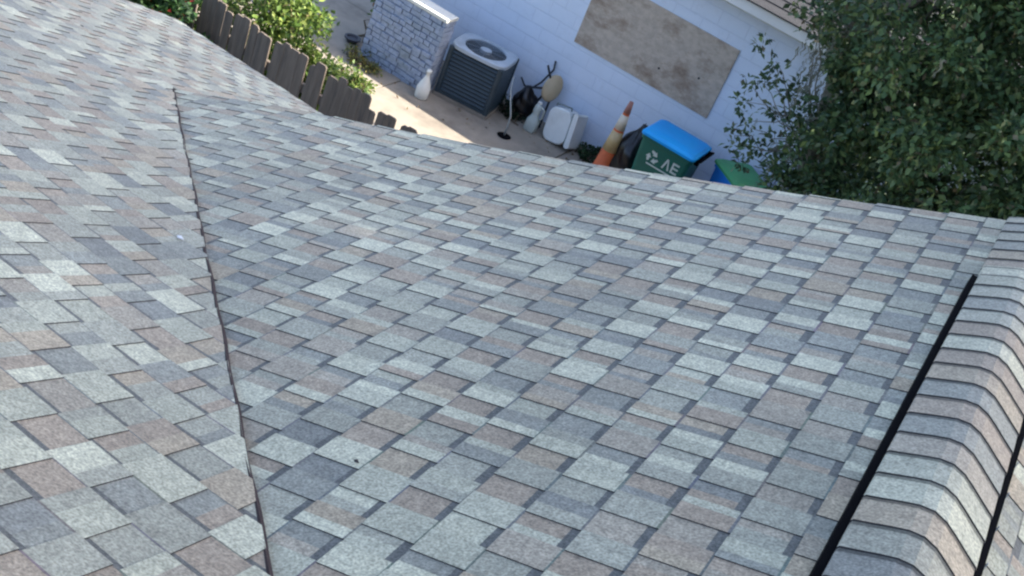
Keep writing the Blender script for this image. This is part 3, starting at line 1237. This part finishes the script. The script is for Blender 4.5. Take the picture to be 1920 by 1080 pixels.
cent, rads = [], []


def inside(p):
    x, y, z = p
    k = 11 / y
    xr = -.316 + (x + .316) * k          # edge of the crown as it opens towards the house
    zr = 1.42 + (z - 1.42) * k
    lim = float(np.interp(zr, [-4, -3.0, -2.6, -2.2, -1.9, -1.6, -1.35, -1.1, 0], [-1.2, -1.45, -1.65, -1.80, -1.80, -1.80, -2.18, -2.6, -2.75]))
    return xr > lim + .15 + .07 * math.sin(zr * 9)


tries = 0
while len(cent) < 1350 and tries < 20000:
    tries += 1
    p = np.array([g.uniform(-2.6, 3.6), g.uniform(9.2, 13.2), g.uniform(-4.7, 1.6)])
    if not inside(p):
        continue
    if p[1] > 12.9 and p[2] < -2:
        continue
    cent.append(p)
    rads.append(g.uniform(.16, .40))
for _ in range(60):                     # leafy shoots in front of the leaning trunk
    zz = g.uniform(-3.2, -1.0)
    cent.append(np.array([g.uniform(-2.0, -1.45), g.uniform(10.3, 10.75), zz]))
    rads.append(g.uniform(.08, .17))
# sprigs that reach out over the wall on the left
spr = [(-2.62, 11, -2.12), (-2.55, 11, -2.28), (-2.45, 11, -2.42), (-2.33, 11, -2.50), (-2.2, 11, -2.45), (-2.52, 11, -2.0), (-2.35, 11, -2.2),
       (-2.3, 11, -1.95), (-2.2, 11, -1.85), (-2.1, 11, -2.15), (-2.1, 11, -2.6), (-2.55, 11, -2.62), (-2.5, 11, -2.75), (-2.32, 11, -2.8),
       (-2.0, 11, -2.45), (-1.9, 11, -2.2), (-2.5, 10.9, -1.78), (-2.42, 10.9, -1.85), (-2.2, 10.9, -1.35), (-2.3, 10.8, -1.15), (-2.4, 10.8, -1.0), (-2.15, 11, -2.0),
       (-2.0, 11, -2.7), (-1.95, 11.1, -1.55), (-1.85, 10.8, -2.9), (-2.3, 10.8, -2.62)]
twg = MB()
for i, s in enumerate(spr):
    a = Vector((-1.85, 11, -2.3 + .25 * math.sin(i)))
    b = Vector(s)
    pt = twigs(twg, a, b, .010, g, 6, .03)
cs = [np.array(s) + g.normal(size=3) * .03 for s in spr]
LN = [(-2.72, 11, -1.62), (-2.74, 11, -1.70), (-2.73, 11, -1.76)]
crown = leaves('crown', cent + cs + LN, rads + [.11] * len(cs) + [.04] * 3, [230] * (len(cent) - 60) + [55] * 60 + [26] * len(cs) + [8] * 3, .072,
               [(.066, .118, .050), (.098, .165, .068), (.046, .088, .044), (.15, .21, .075), (.19, .22, .11), (.15, .13, .08)], MT['oakleaf'],
               oak, .2, [.32, .28, .2, .12, .05, .03], 3)
# big limbs inside the crown
for i in range(46):
    c = cent[int(g.integers(len(cent)))]
    base = Vector(tp2[int(g.integers(2, 5))]) if c[0] > -.6 else Vector(tp[int(g.integers(3, 7))])
    twigs(twg, base, Vector(c), .03 if i % 4 else .05, g, 6, .07)
o = twg.build('branches', MT['bark'], smooth=True)
o.parent = oak
o.matrix_parent_inverse = OI
# canopy added out of view, set along the sun's path to shade the shingles
cc2, rr2 = [], []
while len(cc2) < 1150:
    p = np.array([g.uniform(1, 13), g.uniform(0, 14), g.uniform(7.2, 10.8)])
    q = ((p[0] - 6.9) / 5.5) ** 2 + ((p[1] - 7.0) / 6.6) ** 2 + ((p[2] - 9) / 1.8) ** 2
    if q > 1:
        continue
    cc2.append(p)
    rr2.append(g.uniform(.4, .75))
leaves('shade_canopy', cc2, rr2, 130, .17, [(.035, .075, .028), (.05, .10, .036)], MT['oakleaf'], oak, .1, None, 6, flat=.6)
# Spanish moss
mb = MB()
for i in range(560):
    if i < 330:
        t = g.uniform(0, 1)
        k = 2.4 + t * 3.2
        j = int(k)
        p = Vector(tp[j]).lerp(Vector(tp[j + 1]), k - j) + Vector((g.normal() * .17 - .05, g.normal() * .16 - .12, g.normal() * .06))
    else:
        c = cent[int(g.integers(len(cent)))]
        p = Vector(c) + Vector((0, -.3, 0))
    L = g.uniform(.05, .20)
    a = g.uniform(0, 6.28)
    wv = .003 + g.uniform(0, .006)
    n = 5
    for s in range(3):
        off = Vector((g.normal() * .02, g.normal() * .02, 0))
        prev = None
        for k in range(n + 1):
            q = p + off + Vector((.012 * math.sin(k * 1.9 + a + s), .012 * math.cos(k * 1.4 + a), -L * k / n))
            e = Vector((math.cos(a + s), math.sin(a + s), 0)) * wv * (1 - .7 * k / n)
            cur = (q - e, q + e)
            if prev:
                mb.poly([prev[0], prev[1], cur[1], cur[0]])
            prev = cur
o = mb.build('hanging_moss', MT['moss'])
o.parent = oak
o.matrix_parent_inverse = OI


def shrub(loc, blobs, n, size, cols, cw, label, seed, per=60, rr=(.12, .225), cat='shrub'):
    r = empty('shrub', loc, label, cat, group='shrubs beyond the fence')
    g = np.random.default_rng(seed)
    cent, rads = [], []
    for _ in range(n):
        b = blobs[int(g.integers(len(blobs)))]
        d = g.normal(size=3)
        d /= np.linalg.norm(d)
        d *= g.uniform(.2, 1) ** .5
        p = np.array([b[0] + d[0] * b[3], b[1] + d[1] * b[3], max(G + .08, b[2] + d[2] * b[4])])
        cent.append(p)
        rads.append(g.uniform(*rr))
    leaves('foliage', cent, rads, per, size, cols, MT['bushleaf'], r, .1, cw, seed)
    mb = MB()
    for i in range(14):
        c = cent[int(g.integers(len(cent)))]
        twigs(mb, Vector((loc[0] + g.normal() * .1, loc[1] + g.normal() * .1, G)), Vector(c), .018, g, 5, .04)
    o = mb.build('stems', MT['stem'])
    o.parent = r
    o.matrix_parent_inverse = Matrix.Translation(r.location).inverted()


YG = [(.10, .17, .03), (.16, .24, .05), (.24, .30, .07), (.05, .10, .03), (.30, .26, .12)]
shrub((-8.0, 10.4, G), [(-8.3, 10.5, -4.3, .75, .95), (-7.6, 10.3, -4.2, .6, .95), (-7.3, 10.3, -4.55, .4, .5)], 230, .075, YG, [.3, .3, .2, .15, .05],
      'sunlit yellow-green shrub spilling over the fence', 21)
shrub((-7.6, 7.95, G), [(-7.5, 7.95, -3.6, .5, .55), (-8.3, 8.0, -3.8, .6, .6), (-7.2, 7.9, -4.2, .45, .6), (-9.3, 8.2, -4.0, .7, .8)], 240, .085,
      [(.03, .07, .02), (.05, .11, .03), (.02, .045, .02), (.25, .02, .015)], [.4, .35, .22, .03], 'dark green shrub behind the far left roof edge', 22)
shrub((-7.55, 11.75, G), [(-7.6, 11.8, -4.9, .3, .12), (-7.35, 11.7, -4.88, .2, .14)], 30, .055, YG, [.35, .3, .15, .15, .05], 'low sprawling green plant on the sunlit path by the fence', 23, 40, (.07, .14))
shrub((-8.0, 12.55, G), [(-8.0, 12.55, -4.93, .22, .06), (-7.7, 12.5, -4.95, .2, .04)], 16, .04, [(.16, .18, .05), (.3, .24, .06), (.1, .13, .05)], [.4, .3, .3],
      'yellowish ground weeds at the foot of the block wall', 24, 40, (.05, .1))
shrub((-8.25, 13.25, G), [(-8.2, 13.2, -4.3, .22, .45), (-7.95, 13.1, -3.9, .2, .2)], 34, .075, [(.06, .13, .04), (.12, .2, .06), (.32, .13, .04), (.3, .28, .08)], [.45, .3, .12, .13],
      'green plant with orange leaves rising behind the left end of the block wall', 25, 34, (.08, .16))
shrub((-5.98, 13.62, G), [(-6.0, 13.6, -4.88, .18, .12)], 14, .05, [(.012, .03, .016), (.02, .05, .02)], [.6, .4], 'dark weeds between the air conditioner and the plastic jug', 26, 40, (.06, .11))
shrub((-4.75, 13.75, G), [(-4.75, 13.75, -4.92, .2, .08)], 12, .05, [(.02, .05, .02), (.04, .09, .03)], [.6, .4], 'dark weeds between the white chest and the traffic cone', 27, 40, (.05, .1))
shrub((-2.0, 13.2, G), [(-1.9, 13.2, -4.3, .4, .6)], 40, .06, [(.03, .07, .02), (.06, .1, .03)], [.6, .4], 'leafy undergrowth by the wall beneath the oak', 28, 60, (.1, .2))
# a few taller trees and grass further off so the place does not end
tag(leaves('leaf_litter', [(g.uniform(-9, 1), g.uniform(9, 14), G + .025) for _ in range(160)], [.25] * 160, 5, .05,
           [(.20, .13, .06), (.12, .08, .04), (.25, .2, .1)], MT['bushleaf'], None, 0, None, 31, flat=.02), kind='stuff', label='dry fallen leaves scattered over the path and yard', cat='leaf litter')
